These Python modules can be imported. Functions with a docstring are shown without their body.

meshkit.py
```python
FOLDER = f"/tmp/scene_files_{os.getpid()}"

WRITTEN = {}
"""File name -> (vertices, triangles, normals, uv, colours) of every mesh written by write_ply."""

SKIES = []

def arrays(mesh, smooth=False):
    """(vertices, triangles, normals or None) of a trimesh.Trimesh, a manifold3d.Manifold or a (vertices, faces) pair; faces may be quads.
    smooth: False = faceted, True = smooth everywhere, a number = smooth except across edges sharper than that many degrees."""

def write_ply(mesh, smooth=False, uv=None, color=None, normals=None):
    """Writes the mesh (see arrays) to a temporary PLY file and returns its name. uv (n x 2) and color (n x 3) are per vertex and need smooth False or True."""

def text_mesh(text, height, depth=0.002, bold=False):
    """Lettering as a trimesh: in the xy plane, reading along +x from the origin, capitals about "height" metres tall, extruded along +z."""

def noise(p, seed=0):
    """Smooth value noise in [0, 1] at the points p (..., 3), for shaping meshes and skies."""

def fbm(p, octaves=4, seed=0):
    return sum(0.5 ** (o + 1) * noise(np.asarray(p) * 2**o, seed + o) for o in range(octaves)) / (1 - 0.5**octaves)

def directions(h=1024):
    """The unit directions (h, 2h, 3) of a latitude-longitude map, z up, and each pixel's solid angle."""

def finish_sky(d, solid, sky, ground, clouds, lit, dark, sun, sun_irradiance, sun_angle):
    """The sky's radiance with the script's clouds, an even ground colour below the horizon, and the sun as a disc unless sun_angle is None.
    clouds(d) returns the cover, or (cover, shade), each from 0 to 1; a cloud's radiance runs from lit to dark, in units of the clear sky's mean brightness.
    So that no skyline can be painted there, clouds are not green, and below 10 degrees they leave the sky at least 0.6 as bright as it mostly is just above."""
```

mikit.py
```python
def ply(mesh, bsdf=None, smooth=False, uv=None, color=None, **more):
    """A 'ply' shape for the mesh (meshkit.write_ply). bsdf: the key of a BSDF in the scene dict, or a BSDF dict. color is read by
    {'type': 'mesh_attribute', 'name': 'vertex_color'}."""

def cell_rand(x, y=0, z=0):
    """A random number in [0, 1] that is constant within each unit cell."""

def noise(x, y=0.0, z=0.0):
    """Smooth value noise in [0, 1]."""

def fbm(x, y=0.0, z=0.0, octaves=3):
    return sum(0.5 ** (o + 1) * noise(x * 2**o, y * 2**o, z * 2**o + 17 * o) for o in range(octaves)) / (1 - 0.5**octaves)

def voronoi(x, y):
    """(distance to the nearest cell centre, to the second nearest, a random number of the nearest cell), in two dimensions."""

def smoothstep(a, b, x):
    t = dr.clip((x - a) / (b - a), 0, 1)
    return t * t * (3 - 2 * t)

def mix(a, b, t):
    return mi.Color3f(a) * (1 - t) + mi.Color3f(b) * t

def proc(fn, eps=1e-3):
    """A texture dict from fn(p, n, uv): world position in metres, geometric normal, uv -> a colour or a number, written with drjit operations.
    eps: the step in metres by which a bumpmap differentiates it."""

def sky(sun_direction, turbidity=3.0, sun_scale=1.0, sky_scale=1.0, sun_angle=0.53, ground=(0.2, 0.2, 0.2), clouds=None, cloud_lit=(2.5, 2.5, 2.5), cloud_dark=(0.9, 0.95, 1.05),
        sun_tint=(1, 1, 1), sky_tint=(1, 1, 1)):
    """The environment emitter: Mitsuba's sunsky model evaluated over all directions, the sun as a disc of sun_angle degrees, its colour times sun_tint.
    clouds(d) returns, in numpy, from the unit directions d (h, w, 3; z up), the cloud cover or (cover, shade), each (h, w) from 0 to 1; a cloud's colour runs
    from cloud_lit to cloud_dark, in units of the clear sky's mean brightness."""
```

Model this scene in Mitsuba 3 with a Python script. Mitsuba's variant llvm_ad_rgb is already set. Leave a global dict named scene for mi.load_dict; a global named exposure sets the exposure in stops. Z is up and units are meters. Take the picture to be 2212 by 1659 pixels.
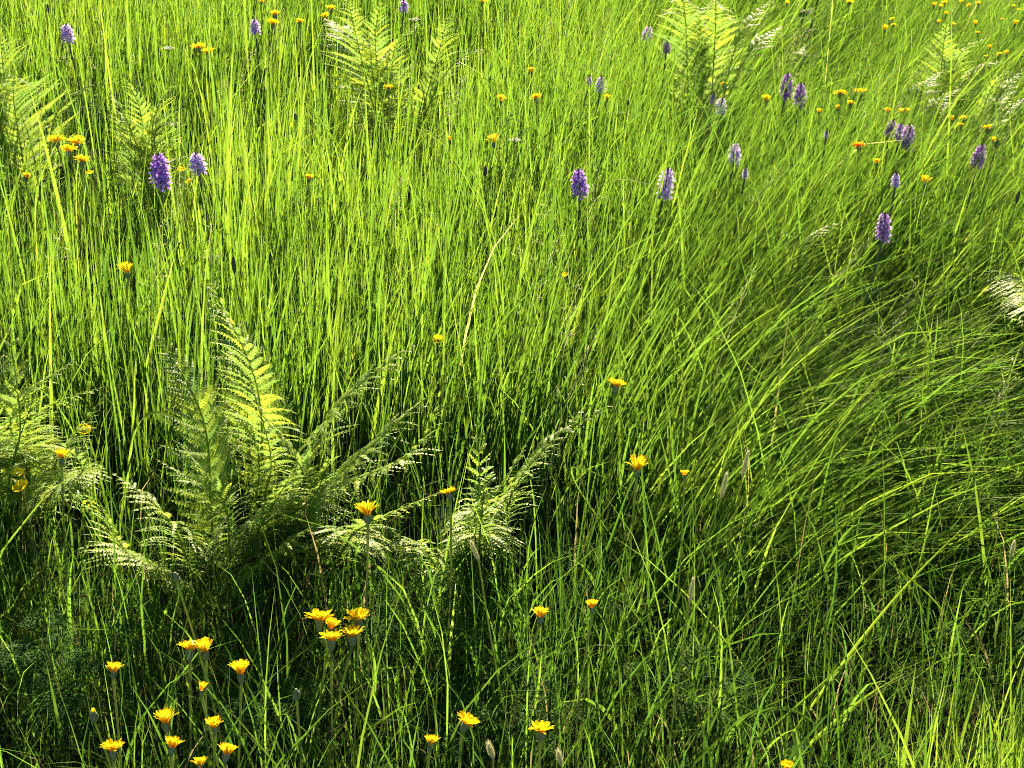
import math, numpy as np, trimesh, mitsuba as mi, mikit, meshkit
import drjit as dr
T = mi.ScalarTransform4f
scene, labels = {}, {}
R = np.random.default_rng(7)

# ------------------------------------------------------------------ camera, light, exposure
CAM = np.array([0.0, 0.0, 1.6]); PITCH = math.radians(27.5)
UW, UH, FPX = 2212.0, 1659.0, 3197.0           # the units in which places are measured from the photograph
FWD = np.array([0, math.cos(PITCH), -math.sin(PITCH)]); UPV = np.array([0, math.sin(PITCH), math.cos(PITCH)])
scene['camera'] = {'type': 'perspective', 'fov': math.degrees(2 * math.atan(UW / 2 / FPX)), 'fov_axis': 'x', 'near_clip': 0.05, 'far_clip': 2000.0,
                   'to_world': T().look_at(origin=CAM.tolist(), target=(CAM + FWD).tolist(), up=[0, 0, 1])}
SUN_EL, SUN_AZ = math.radians(32), math.radians(5)
SUN = [math.sin(SUN_AZ) * math.cos(SUN_EL), math.cos(SUN_AZ) * math.cos(SUN_EL), math.sin(SUN_EL)]
scene['sky'] = mikit.sky(SUN, turbidity=3.0, sky_scale=0.27, sun_tint=(1.0, 1.0, 1.10), ground=(0.06, 0.09, 0.03))
exposure = 4.5

# ------------------------------------------------------------------ the lie of the land
def sstep(a, b, x):
    t = np.clip((np.asarray(x, float) - a) / (b - a), 0, 1)
    return t * t * (3 - 2 * t)

def nz(x, y, s, seed=0, o=2):
    x, y = np.broadcast_arrays(np.asarray(x, float), np.asarray(y, float))
    return meshkit.fbm(np.stack([x * s + 50, y * s + 50, np.full(x.shape, 3.7)], -1), o, seed)

def ground_z(x, y):
    x, y = np.broadcast_arrays(np.asarray(x, float), np.asarray(y, float))
    near = 1 - sstep(9, 16, np.hypot(x, y))
    drop = -0.04 * np.clip(x - 0.2, 0, 6) * np.clip(y - 2.5, 0, 8)
    return near * (0.07 * (nz(x, y, 1.3, 1) - 0.5)) - 0.07 * np.exp(-(((x - 0.55) / 0.45) ** 2 + ((y - 2.35) / 0.30) ** 2)) + np.maximum(drop, -1.2) * (1 - sstep(14, 40, y))

def at(u, v, h):
    """The point of the meadow, h above the ground, that the photograph shows at (u, v)."""
    d = FWD + (u - UW / 2) / FPX * np.array([1.0, 0, 0]) - (v - UH / 2) / FPX * UPV
    z = h
    for _ in range(12):
        p = CAM + d * ((z - CAM[2]) / d[2])
        z = 0.5 * z + 0.5 * (float(ground_z(p[0], p[1])) + h)
    return CAM + d * ((z - CAM[2]) / d[2])

def dist_scale(p):
    return FPX / max(float((p - CAM) @ FWD), 0.2)       # photograph units per metre at p

# ------------------------------------------------------------------ materials
def leafy(ramp, straw=None, trans=1.0, rough=0.4, eta=1.45, gloss=0.3):
    """A thin leaf. uv.x is the leaf's own random number, uv.y the place along it."""
    def fn(p, n, uv):
        u = uv.x
        k = len(ramp) - 1
        c = mi.Color3f(ramp[0])
        for i in range(k):
            c = mikit.mix(c, ramp[i + 1], mikit.smoothstep(i / k, (i + 1) / k, u * 0.98))
        c = c * (0.58 + 0.22 * mikit.noise(p.x * 160, p.y * 160, p.z * 60))
        if straw is not None:
            c = mikit.mix(c, straw, mikit.smoothstep(0.965, 0.985, u) * 0.9 + 0.7 * mikit.smoothstep(0.86, 1.0, uv.y) * mikit.smoothstep(0.7, 0.9, u))
        return c
    thin = {'type': 'principledthin', 'base_color': mikit.proc(fn), 'roughness': rough, 'diff_trans': trans, 'eta': eta, 'spec_trans': 0.0}
    coat = {'type': 'twosided', 'bsdf': {'type': 'roughplastic', 'diffuse_reflectance': mikit.proc(fn), 'alpha': rough, 'int_ior': eta, 'distribution': 'ggx'}}
    return {'type': 'blendbsdf', 'weight': gloss, 'bsdf_0': thin, 'bsdf_1': coat}

scene['mat_grass'] = leafy([(0.055, 0.15, 0.015), (0.11, 0.24, 0.02), (0.18, 0.325, 0.025), (0.26, 0.40, 0.03)], (0.42, 0.42, 0.14), 1.5, 0.28, 1.5, 0.09)
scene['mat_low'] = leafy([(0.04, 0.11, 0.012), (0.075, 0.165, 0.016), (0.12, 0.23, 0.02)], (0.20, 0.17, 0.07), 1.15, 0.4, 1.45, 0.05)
scene['mat_fern'] = leafy([(0.19, 0.36, 0.06), (0.27, 0.43, 0.06), (0.38, 0.52, 0.045)], None, 1.35, 0.26, 1.5, 0.28)
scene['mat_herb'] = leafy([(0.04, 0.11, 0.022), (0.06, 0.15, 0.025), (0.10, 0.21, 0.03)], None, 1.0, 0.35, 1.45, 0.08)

def petal_fn(p, n, uv):
    c = mikit.mix((0.96, 0.52, 0.008), (0.99, 0.77, 0.015), mikit.smoothstep(0.05, 0.75, uv.y + 0.25 * (uv.x - 0.5)))
    return c * (0.70 + 0.12 * uv.x)
scene['mat_petal'] = {'type': 'principledthin', 'base_color': mikit.proc(petal_fn), 'roughness': 0.6, 'diff_trans': 0.95, 'eta': 1.35}
def orange_fn(p, n, uv):
    return mikit.mix((0.75, 0.10, 0.004), (0.88, 0.30, 0.01), mikit.smoothstep(0.1, 0.9, uv.y)) * (0.9 + 0.2 * uv.x)
scene['mat_petal_orange'] = {'type': 'principledthin', 'base_color': mikit.proc(orange_fn), 'roughness': 0.6, 'diff_trans': 0.95, 'eta': 1.35}
def butter_fn(p, n, uv):
    return mi.Color3f(0.80, 0.63, 0.01) * (0.80 + 0.16 * uv.x)
scene['mat_butter'] = {'type': 'principledthin', 'base_color': mikit.proc(butter_fn), 'roughness': 0.3, 'diff_trans': 0.9, 'eta': 1.5}

def orchid_mat(light, dark, spot):
    def fn(p, n, uv):
        c = mikit.mix(dark, light, mikit.smoothstep(0.1, 0.75, uv.y) * (0.55 + 0.45 * uv.x))
        sp = mikit.smoothstep(0.62, 0.72, mikit.noise(p.x * 900, p.y * 900, p.z * 900))
        return mikit.mix(c, spot, sp * 0.55 * (1 - mikit.smoothstep(0.7, 0.95, uv.y)))
    return {'type': 'principledthin', 'base_color': mikit.proc(fn), 'roughness': 0.45, 'diff_trans': 0.8, 'eta': 1.4}
scene['mat_orchid_purple'] = orchid_mat((0.58, 0.40, 0.86), (0.25, 0.10, 0.48), (0.24, 0.03, 0.36))
scene['mat_orchid_pale'] = orchid_mat((0.80, 0.70, 0.94), (0.42, 0.28, 0.64), (0.32, 0.10, 0.48))
scene['mat_orchid_dark'] = orchid_mat((0.62, 0.46, 0.78), (0.17, 0.06, 0.28), (0.16, 0.02, 0.22))
def stem_fn(p, n, uv):
    return mikit.mix((0.19, 0.30, 0.07), (0.24, 0.25, 0.10), mikit.noise(p.x * 90, p.y * 90, p.z * 25)) * (0.8 + 0.4 * mikit.noise(p.x * 700, p.y * 700, p.z * 200))
scene['mat_stem'] = {'type': 'principledthin', 'base_color': mikit.proc(stem_fn), 'roughness': 0.55, 'diff_trans': 1.1}
def cup_fn(p, n, uv):
    return mikit.mix((0.11, 0.17, 0.05), (0.19, 0.22, 0.09), mikit.noise(p.x * 800, p.y * 800, p.z * 160))
scene['mat_cup'] = {'type': 'principled', 'base_color': mikit.proc(cup_fn), 'roughness': 0.7}
def dark_stem_fn(p, n, uv):
    return mikit.mix((0.055, 0.075, 0.03), (0.10, 0.10, 0.05), mikit.noise(p.x * 120, p.y * 120, p.z * 30))
scene['mat_dark_stem'] = {'type': 'principled', 'base_color': mikit.proc(dark_stem_fn), 'roughness': 0.5}
def spike_fn(p, n, uv):
    return mikit.mix((0.36, 0.38, 0.20), (0.60, 0.60, 0.36), mikit.noise(p.x * 900, p.y * 900, p.z * 500)) * (0.8 + 0.4 * uv.x)
scene['mat_seed'] = {'type': 'principledthin', 'base_color': mikit.proc(spike_fn), 'roughness': 0.7, 'diff_trans': 0.7}
def plantain_fn(p, n, uv):
    return mikit.mix((0.03, 0.028, 0.018), (0.09, 0.075, 0.045), mikit.noise(p.x * 1200, p.y * 1200, p.z * 1200))
scene['mat_plantain'] = {'type': 'principled', 'base_color': mikit.proc(plantain_fn), 'roughness': 0.8}
scene['mat_white'] = {'type': 'principledthin', 'base_color': {'type': 'rgb', 'value': [0.74, 0.74, 0.66]}, 'roughness': 0.7, 'diff_trans': 0.8}
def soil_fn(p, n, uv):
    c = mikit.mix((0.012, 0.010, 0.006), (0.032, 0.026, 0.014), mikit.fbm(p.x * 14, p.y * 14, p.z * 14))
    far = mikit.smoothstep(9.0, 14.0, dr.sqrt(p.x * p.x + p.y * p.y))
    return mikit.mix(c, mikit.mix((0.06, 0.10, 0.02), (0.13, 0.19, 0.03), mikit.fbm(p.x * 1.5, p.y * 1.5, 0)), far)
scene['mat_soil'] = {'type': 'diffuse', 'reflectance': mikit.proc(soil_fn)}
scene['mat_fly'] = {'type': 'principled', 'base_color': {'type': 'rgb', 'value': [0.03, 0.022, 0.015]}, 'roughness': 0.3}
scene['mat_wing'] = {'type': 'principledthin', 'base_color': {'type': 'rgb', 'value': [0.5, 0.45, 0.4]}, 'roughness': 0.3, 'diff_trans': 1.2}

# ------------------------------------------------------------------ mesh helpers
class MB:
    def __init__(s): s.v, s.f, s.uv, s.n = [], [], [], 0
    def add(s, v, f, uv):
        v = np.asarray(v, float); s.v.append(v); s.f.append(np.asarray(f, int) + s.n); s.uv.append(np.asarray(uv, float)); s.n += len(v)
    def ply(s, mat, smooth=True):
        return mikit.ply((np.vstack(s.v), np.vstack(s.f)), mat, smooth=smooth, uv=np.vstack(s.uv))

used = {}
def key_of(name):
    n = used.get(name, 0); used[name] = n + 1
    return name if n == 0 else f'{name}_{n:03d}'
def thing(name, label, cat, group=None):
    k = key_of(name); labels[k] = {'label': label, 'category': cat}
    if group: labels[k]['group'] = group
    return k
def put(parent, name, mb, mat, smooth=True, kind=None):
    k = key_of(f'{parent}__{name}')
    scene[k] = mb.ply(mat, smooth)
    if kind: labels[k] = {'kind': kind}
    return k

def unit(v):
    v = np.asarray(v, float); return v / (np.linalg.norm(v, axis=-1, keepdims=True) + 1e-12)
def bez(P, n):
    """n points of a smooth curve through the points P."""
    P = np.asarray(P, float)
    from scipy.interpolate import CubicSpline, PchipInterpolator
    d = np.concatenate([[0], np.cumsum(np.linalg.norm(np.diff(P, axis=0), axis=1))])
    t = np.linspace(0, d[-1], n)
    if len(P) == 2: return P[0] + (P[1] - P[0]) * (t / d[-1])[:, None]
    return CubicSpline(d, P, axis=0, bc_type='natural')(t)
def frame(curve):
    t = unit(np.gradient(curve, axis=0))
    a = np.array([0, 1.0, 0.2]); s = unit(np.cross(t, a)); return t, s, np.cross(t, s)
def tube(mb, curve, r, k=6, u=0.5):
    curve = np.asarray(curve, float); n = len(curve); r = np.broadcast_to(r, (n,))
    t, s, b = frame(curve)
    ang = np.arange(k) * 2 * np.pi / k
    ring = curve[:, None] + r[:, None, None] * (np.cos(ang)[None, :, None] * s[:, None] + np.sin(ang)[None, :, None] * b[:, None])
    i, j = np.meshgrid(np.arange(n - 1), np.arange(k), indexing='ij'); j2 = (j + 1) % k
    q = np.stack([i * k + j, i * k + j2, (i + 1) * k + j2, (i + 1) * k + j], -1).reshape(-1, 4)
    f = np.vstack([q[:, [0, 1, 2]], q[:, [0, 2, 3]]])
    tip = np.arange(1, k - 1)
    f = np.vstack([f, np.stack([0 * tip + (n - 1) * k, (n - 1) * k + tip, (n - 1) * k + tip + 1], 1)])
    mb.add(ring.reshape(-1, 3), f, np.stack([np.full(n * k, u), np.repeat(np.linspace(0, 1, n), k)], 1))
def strap(mb, curve, side, w, u=0.5, fold=0.0, nrm=None):
    """A leaf along a curve: half-widths w, side vectors; fold raises the edges along nrm."""
    curve = np.asarray(curve, float); n = len(curve)
    side = np.broadcast_to(side, curve.shape); w = np.asarray(w, float)[:, None]
    lift = 0 if nrm is None else np.broadcast_to(nrm, curve.shape) * w * fold
    v = np.stack([curve - side * w + lift, curve, curve + side * w + lift], 1).reshape(-1, 3)
    i = np.arange(n - 1) * 3
    f = np.vstack([np.stack([i + a, i + a + 1, i + a + 4], 1) for a in (0, 1)] + [np.stack([i + a, i + a + 4, i + a + 3], 1) for a in (0, 1)])
    mb.add(v, f, np.stack([np.full(3 * n, u), np.repeat(np.linspace(0, 1, n), 3)], 1))

# ------------------------------------------------------------------ the ground
gx = np.concatenate([[-600, -150, -50, -20], np.linspace(-10, 10, 101), [20, 50, 150, 600]])
gy = np.concatenate([[-600, -150, -50, -20], np.linspace(-6, 16, 111), [25, 50, 150, 600]])
GX, GY = np.meshgrid(gx, gy); GZ = ground_z(GX, GY)
gi, gj = np.meshgrid(np.arange(len(gy) - 1), np.arange(len(gx) - 1), indexing='ij'); a = gi * len(gx) + gj
quads = np.stack([a, a + 1, a + 1 + len(gx), a + len(gx)], -1).reshape(-1, 4)
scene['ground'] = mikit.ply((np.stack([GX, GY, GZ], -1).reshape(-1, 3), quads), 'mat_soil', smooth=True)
labels['ground'] = {'label': 'dark earth under the meadow grass', 'kind': 'structure'}

# ------------------------------------------------------------------ grass
def blades(x, y, L, w, th0, bend, az, twist0, twist1, S, u, power=1.6, z=None, droop=None):
    """Many blades as (vertices, triangles, uv)."""
    n = len(x); t = np.linspace(0, 1, S)
    th = th0[:, None] + bend[:, None] * t[None] ** power
    if droop is not None: th = th + droop[:, None] * np.clip((t[None] - 0.55) / 0.45, 0, 1) ** 1.3
    mid = 0.5 * (th[:, 1:] + th[:, :-1]); ds = L[:, None] / (S - 1)
    hx = np.concatenate([np.zeros((n, 1)), np.cumsum(np.sin(mid) * ds, 1)], 1); hz = np.concatenate([np.zeros((n, 1)), np.cumsum(np.cos(mid) * ds, 1)], 1)
    ca, sa = np.cos(az)[:, None], np.sin(az)[:, None]
    z0 = ground_z(x, y) if z is None else z
    P = np.stack([x[:, None] + hx * ca, y[:, None] + hx * sa, z0[:, None] - 0.01 + hz], -1)
    tan = np.stack([np.sin(th) * ca, np.sin(th) * sa, np.cos(th)], -1)
    s0 = np.broadcast_to(np.stack([-sa, ca, 0 * ca], -1), tan.shape); b0 = np.cross(tan, s0)
    tw = twist0[:, None] + twist1[:, None] * t[None]
    side = np.cos(tw)[..., None] * s0 + np.sin(tw)[..., None] * b0
    prof = np.minimum(1, 0.55 + 1.6 * t) * (1 - t ** 2.6)
    hw = 0.5 * w[:, None] * prof[None]
    l, r = P - side * hw[..., None], P + side * hw[..., None]
    V = np.concatenate([np.stack([l, r], 2)[:, :-1].reshape(n, -1, 3), P[:, -1:]], 1)       # 2(S-1)+1 vertices each
    m = 2 * (S - 1) + 1
    F = []
    for i in range(S - 2): F += [[2 * i, 2 * i + 1, 2 * i + 3], [2 * i, 2 * i + 3, 2 * i + 2]]
    F.append([2 * S - 4, 2 * S - 3, m - 1])
    F = (np.array(F)[None] + (np.arange(n) * m)[:, None, None]).reshape(-1, 3)
    vt = np.concatenate([np.repeat(t[:-1], 2), [1.0]])
    UV = np.stack([np.repeat(u, m), np.tile(vt, n)], 1)
    return V.reshape(-1, 3), F, UV

def scatter(n, dens):
    """n places in the part of the meadow that the photograph sees and a step around it, thinned by dens(x, y) in 0..1."""
    out = []
    have = 0
    while have < n:
        y = 0.9 + 8.6 * R.random(4 * n) ** 0.8
        half = 0.36 * np.sqrt(y * y + 1.2) + 0.45
        x = (R.random(4 * n) * 2 - 1) * 4.2
        ok = (np.abs(x) < half) & (R.random(4 * n) < dens(x, y) * np.minimum(1, (3.4 / np.maximum(y, 1)) ** 1.1))
        out.append(np.stack([x[ok], y[ok]], 1)); have += ok.sum()
    return np.vstack(out)[:n].T

def edge(x): return 2.22 - 0.22 * np.exp(-((x - 0.28) / 0.22) ** 2) + 0.12 * np.sin(5 * x + 1) * 0.6   # where the tall grass begins
HOLES = []            # (x, y, rx, ry): where ferns and herbs hold the ground against the tall grass
def hole(x, y):
    h = np.zeros(np.shape(x))
    for (cx, cy, rx, ry, k) in HOLES: h = np.maximum(h, k * np.exp(-(((x - cx) / rx) ** 2 + ((y - cy) / ry) ** 2) ** 2))
    return h
def tallness(x, y): return sstep(0, 0.22, y - edge(x))

FERNS = []
exec_after = []

# ---- ferns. Each frond: places of its middle and tip in the photograph with their heights, the length of its longest pinnae, a turn about its stalk
def fern(label, base, fronds, group=None):
    k = thing('fern', label, 'fern', group)
    far_one = base[1] < 420 or base[1] == 600; big = max(f[2] for f in fronds) > 0.105; up_ = 0.07 if big else 0.03
    if far_one: fronds = [((f[0][0], f[0][1], f[0][2] + up_), (f[1][0], f[1][1], f[1][2] + up_), *f[2:4]) for f in fronds]
    else: fronds = [((f[0][0], f[0][1], f[0][2] + 0.07), (f[1][0], f[1][1], f[1][2] + 0.07), *f[2:]) for f in fronds]
    B = at(*base)
    if far_one:
        mm = np.mean([at(*f[0]) for f in fronds], axis=0); mm = mm + 0.8 * (mm - np.mean([at(*f[1]) for f in fronds], axis=0)); B = np.array([mm[0], mm[1] + 0.03, float(ground_z(mm[0], mm[1])) + 0.02])
        if big: HOLES.append((mm[0], mm[1] - 0.25, 0.20 + 0.6 * max(f[2] for f in fronds), 0.45, 0.9))
    for q in range(2 if (big or base[1] > 1000) else 0):          # lower fronds round the foot
        (mu, mv, mh), (tu, tv, th), pl = fronds[q % len(fronds)][:3]; dx = R.normal(0, 45 if not far_one else 22); dv = R.normal(0, 12)
        fronds = fronds + [((mu + dx * 0.6, mv + 30 + dv, mh * 0.72), (tu + dx * 1.4, tv + 45 + dv, th * 0.72), pl * 0.85, R.normal(0, 15))]
    for fr in fronds:
        (mu, mv, mh), (tu, tv, th), pl = fr[0], fr[1], fr[2]
        roll = math.radians(fr[3]) if len(fr) > 3 else 0.0
        b = B + np.array([R.normal(0, 0.02), R.normal(0, 0.02), 0]) if len(fr) < 5 else at(*fr[4])
        M, Tp = at(mu, mv, mh), at(tu, tv, th)
        N = 28 if pl > 0.07 else 22
        C = bez([b, 0.5 * (b + M) + np.array([0, 0, 0.04]) * np.linalg.norm(M - b), M, Tp], 60)
        d = np.concatenate([[0], np.cumsum(np.linalg.norm(np.diff(C, axis=0), axis=1))]); Lr = d[-1]
        tan = unit(np.gradient(C, axis=0))
        up = np.array([0, 0, 1.0]); out = unit(np.array([Tp[0] - b[0], Tp[1] - b[1], 0.0]))
        nrm = unit(up - out * 0.35 - tan * ((up - out * 0.35) * tan).sum(-1, keepdims=True))
        sd = np.cross(tan, nrm)
        nrm, sd = nrm * math.cos(roll) + sd * math.sin(roll), sd * math.cos(roll) - nrm * math.sin(roll)
        mb = MB(); tube(mb, C, np.linspace(0.0032, 0.0006, 60) * min(1, pl / 0.09 + 0.3), 5, 0.7)
        kf = put(k, 'frond', mb, 'mat_fern')
        s0 = 0.24
        tipmb = MB()
        for i in range(N):
            s = s0 + (1 - s0) * (i + 0.5) / N
            x = (s - s0) / (1 - s0)
            ln = pl * (min(1, 0.35 + 2.2 * x) * (1 - x ** 1.7) ** 0.9 + 0.03)
            for sg in (-1, 1):
                ss = min(s + 0.006 * sg * R.random(), 0.995)
                j = min(int(ss * 59), 58); a = ss * 59 - j
                p = C[j] * (1 - a) + C[j + 1] * a; t_, n_, s_ = tan[j], nrm[j], sd[j]
                ang = math.radians(22 + 26 * x + R.normal(0, 5)); dirn = s_ * sg * math.cos(ang) + t_ * math.sin(ang)
                dr_ = 0.35 + 0.5 * R.random(); m = 5
                tt = np.linspace(0, 1, m)[:, None]
                lift = 0.16 + R.normal(0, 0.10)
                axis = p + ln * (dirn * tt + n_ * (lift * tt - dr_ * 0.75 * tt ** 2.4) + t_ * 0.10 * tt ** 2)
                pmb = tipmb if i >= N - 6 else MB()
                pinna(pmb, axis, unit(0.75 * n_ + np.array([0, 0.0, 0.5]) + R.normal(0, 0.16, 3)), ln, max(5, int(ln / 0.0042)), R.random())
                if pmb is not tipmb: put(kf, 'pinna', pmb, 'mat_fern', smooth=False)
        put(kf, 'frond_tip', tipmb, 'mat_fern', smooth=False, kind='stuff')
    return k

def pinna(mb, axis, n_, ln, cnt, u):
    """The leaflet: a midrib with a row of blunt pinnules on either side."""
    m = len(axis)
    t = (np.arange(cnt) + 0.4) / cnt
    idx = t * (m - 1); j = np.minimum(idx.astype(int), m - 2); a = (idx - j)[:, None]
    P = axis[j] * (1 - a) + axis[j + 1] * a
    tg = unit(axis[j + 1] - axis[j]); sd = unit(np.cross(tg, n_)); nn = np.cross(sd, tg)
    w = (0.0070 * min(1.2, (ln / 0.08)) + 0.0016) * (1 - t ** 2.2) ** 0.8 + 0.0010
    hw = ln / cnt * 0.46
    for sg in (-1, 1):
        d = unit(sg * sd + 0.28 * tg)
        curl = (-0.22 + R.normal(0, 0.16, cnt))[:, None]
        w1 = w[:, None]
        b0, b1 = P - tg * hw, P + tg * hw
        m0, m1 = P + d * w1 * 0.62 - tg * hw * 0.95 + nn * curl * w1 * 0.30, P + d * w1 * 0.62 + tg * hw * 0.85 + nn * curl * w1 * 0.30
        tp = P + d * w1 + tg * hw * 0.1 + nn * curl * w1
        V = np.stack([b0, b1, m1, tp, m0], 1).reshape(-1, 3)
        F = (np.array([[0, 1, 2], [0, 2, 4], [4, 2, 3]])[None] + (np.arange(cnt) * 5)[:, None, None]).reshape(-1, 3)
        if sg < 0: F = F[:, ::-1]
        mb.add(V, F, np.stack([np.full(5 * cnt, u), np.tile([0, 0, .6, 1, .6], cnt)], 1))
    # the drawn-out tip
    e = axis[-1]; tgl = tg[-1]; s = sd[-1]; q = ln * 0.10
    mb.add([e - s * 0.0016 - tgl * q * .6, e + s * 0.0016 - tgl * q * .6, e + tgl * q], [[0, 1, 2]], [[u, 0.8], [u, 0.8], [u, 1]])

fern('fern with a tall frond standing up into the grass, middle of the big patch', (585, 1190, 0.02), [
    ((545, 800, 0.42), (447, 600, 0.60), 0.105, -15),
    ((572, 925, 0.40), (540, 824, 0.46), 0.055, 10),
    ((745, 860, 0.36), (895, 742, 0.44), 0.095, 10),
    ((800, 965, 0.34), (925, 856, 0.42), 0.10, 25),
    ((925, 930, 0.34), (965, 785, 0.46), 0.07, 0),
    ((650, 1010, 0.26), (560, 890, 0.34), 0.10, 0),
    ((690, 1050, 0.22), (720, 960, 0.30), 0.10, -20)])
fern('fern with arching fronds spread low at the near side of the big fern patch', (505, 1300, 0.02), [
    ((430, 880, 0.36), (337, 726, 0.46), 0.095, -20),
    ((470, 1060, 0.34), (390, 960, 0.36), 0.065, 40),
    ((345, 1100, 0.28), (243, 1022, 0.30), 0.075, 0),
    ((250, 1160, 0.24), (222, 1095, 0.30), 0.11, -10),
    ((590, 1090, 0.24), (640, 1010, 0.34), 0.10, 0),
    ((610, 1180, 0.18), (700, 1120, 0.24), 0.09, 0)])
fern('fern with bright small fronds on the right of the big fern patch', (1000, 1260, 0.02), [
    ((1036, 1010, 0.36), (1030, 905, 0.42), 0.07, 0),
    ((1042, 1095, 0.32), (1052, 985, 0.36), 0.085, 0),
    ((1190, 950, 0.36), (1328, 872, 0.42), 0.06, 20),
    ((1150, 1000, 0.34), (1262, 882, 0.40), 0.06, 10),
    ((830, 1115, 0.32), (952, 1062, 0.32), 0.085, -25, (690, 1260, 0.02)),
    ((890, 1190, 0.2), (915, 1290, 0.14), 0.06, 0)])
fern('pale fern half cut off by the left edge of the picture, above the yellow cups', (40, 1150, 0.02), [
    ((40, 860, 0.42), (18, 705, 0.52), 0.11, 0),
    ((60, 850, 0.42), (155, 782, 0.44), 0.085, 0),
    ((145, 970, 0.36), (85, 922, 0.40), 0.075, 10),
    ((30, 1010, 0.30), (92, 965, 0.30), 0.06, 0),
    ((190, 900, 0.34), (238, 838, 0.40), 0.06, 10),
    ((-30, 900, 0.36), (-60, 800, 0.42), 0.10, 0),
    ((170, 1060, 0.26), (215, 1120, 0.18), 0.08, 0)])
fern('bright fern fanning out at the left edge above four yellow flowers', (25, 345, 0.02), [
    ((30, 220, 0.36), (30, 165, 0.46), 0.20, 0),
    ((5, 130, 0.46), (0, 62, 0.56), 0.15, 0),
    ((140, 222, 0.40), (212, 176, 0.44), 0.09, 20),
    ((-30, 230, 0.36), (-70, 170, 0.4), 0.13, 0)])
fern('bright fern with two fronds spread in a wide V in the upper left', (300, 330, 0.02), [
    ((262, 235, 0.40), (232, 186, 0.46), 0.12, 0),
    ((340, 232, 0.40), (386, 168, 0.48), 0.12, 0),
    ((295, 215, 0.40), (270, 170, 0.46), 0.09, 0),
    ((345, 275, 0.34), (395, 262, 0.34), 0.07, 0)])
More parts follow.
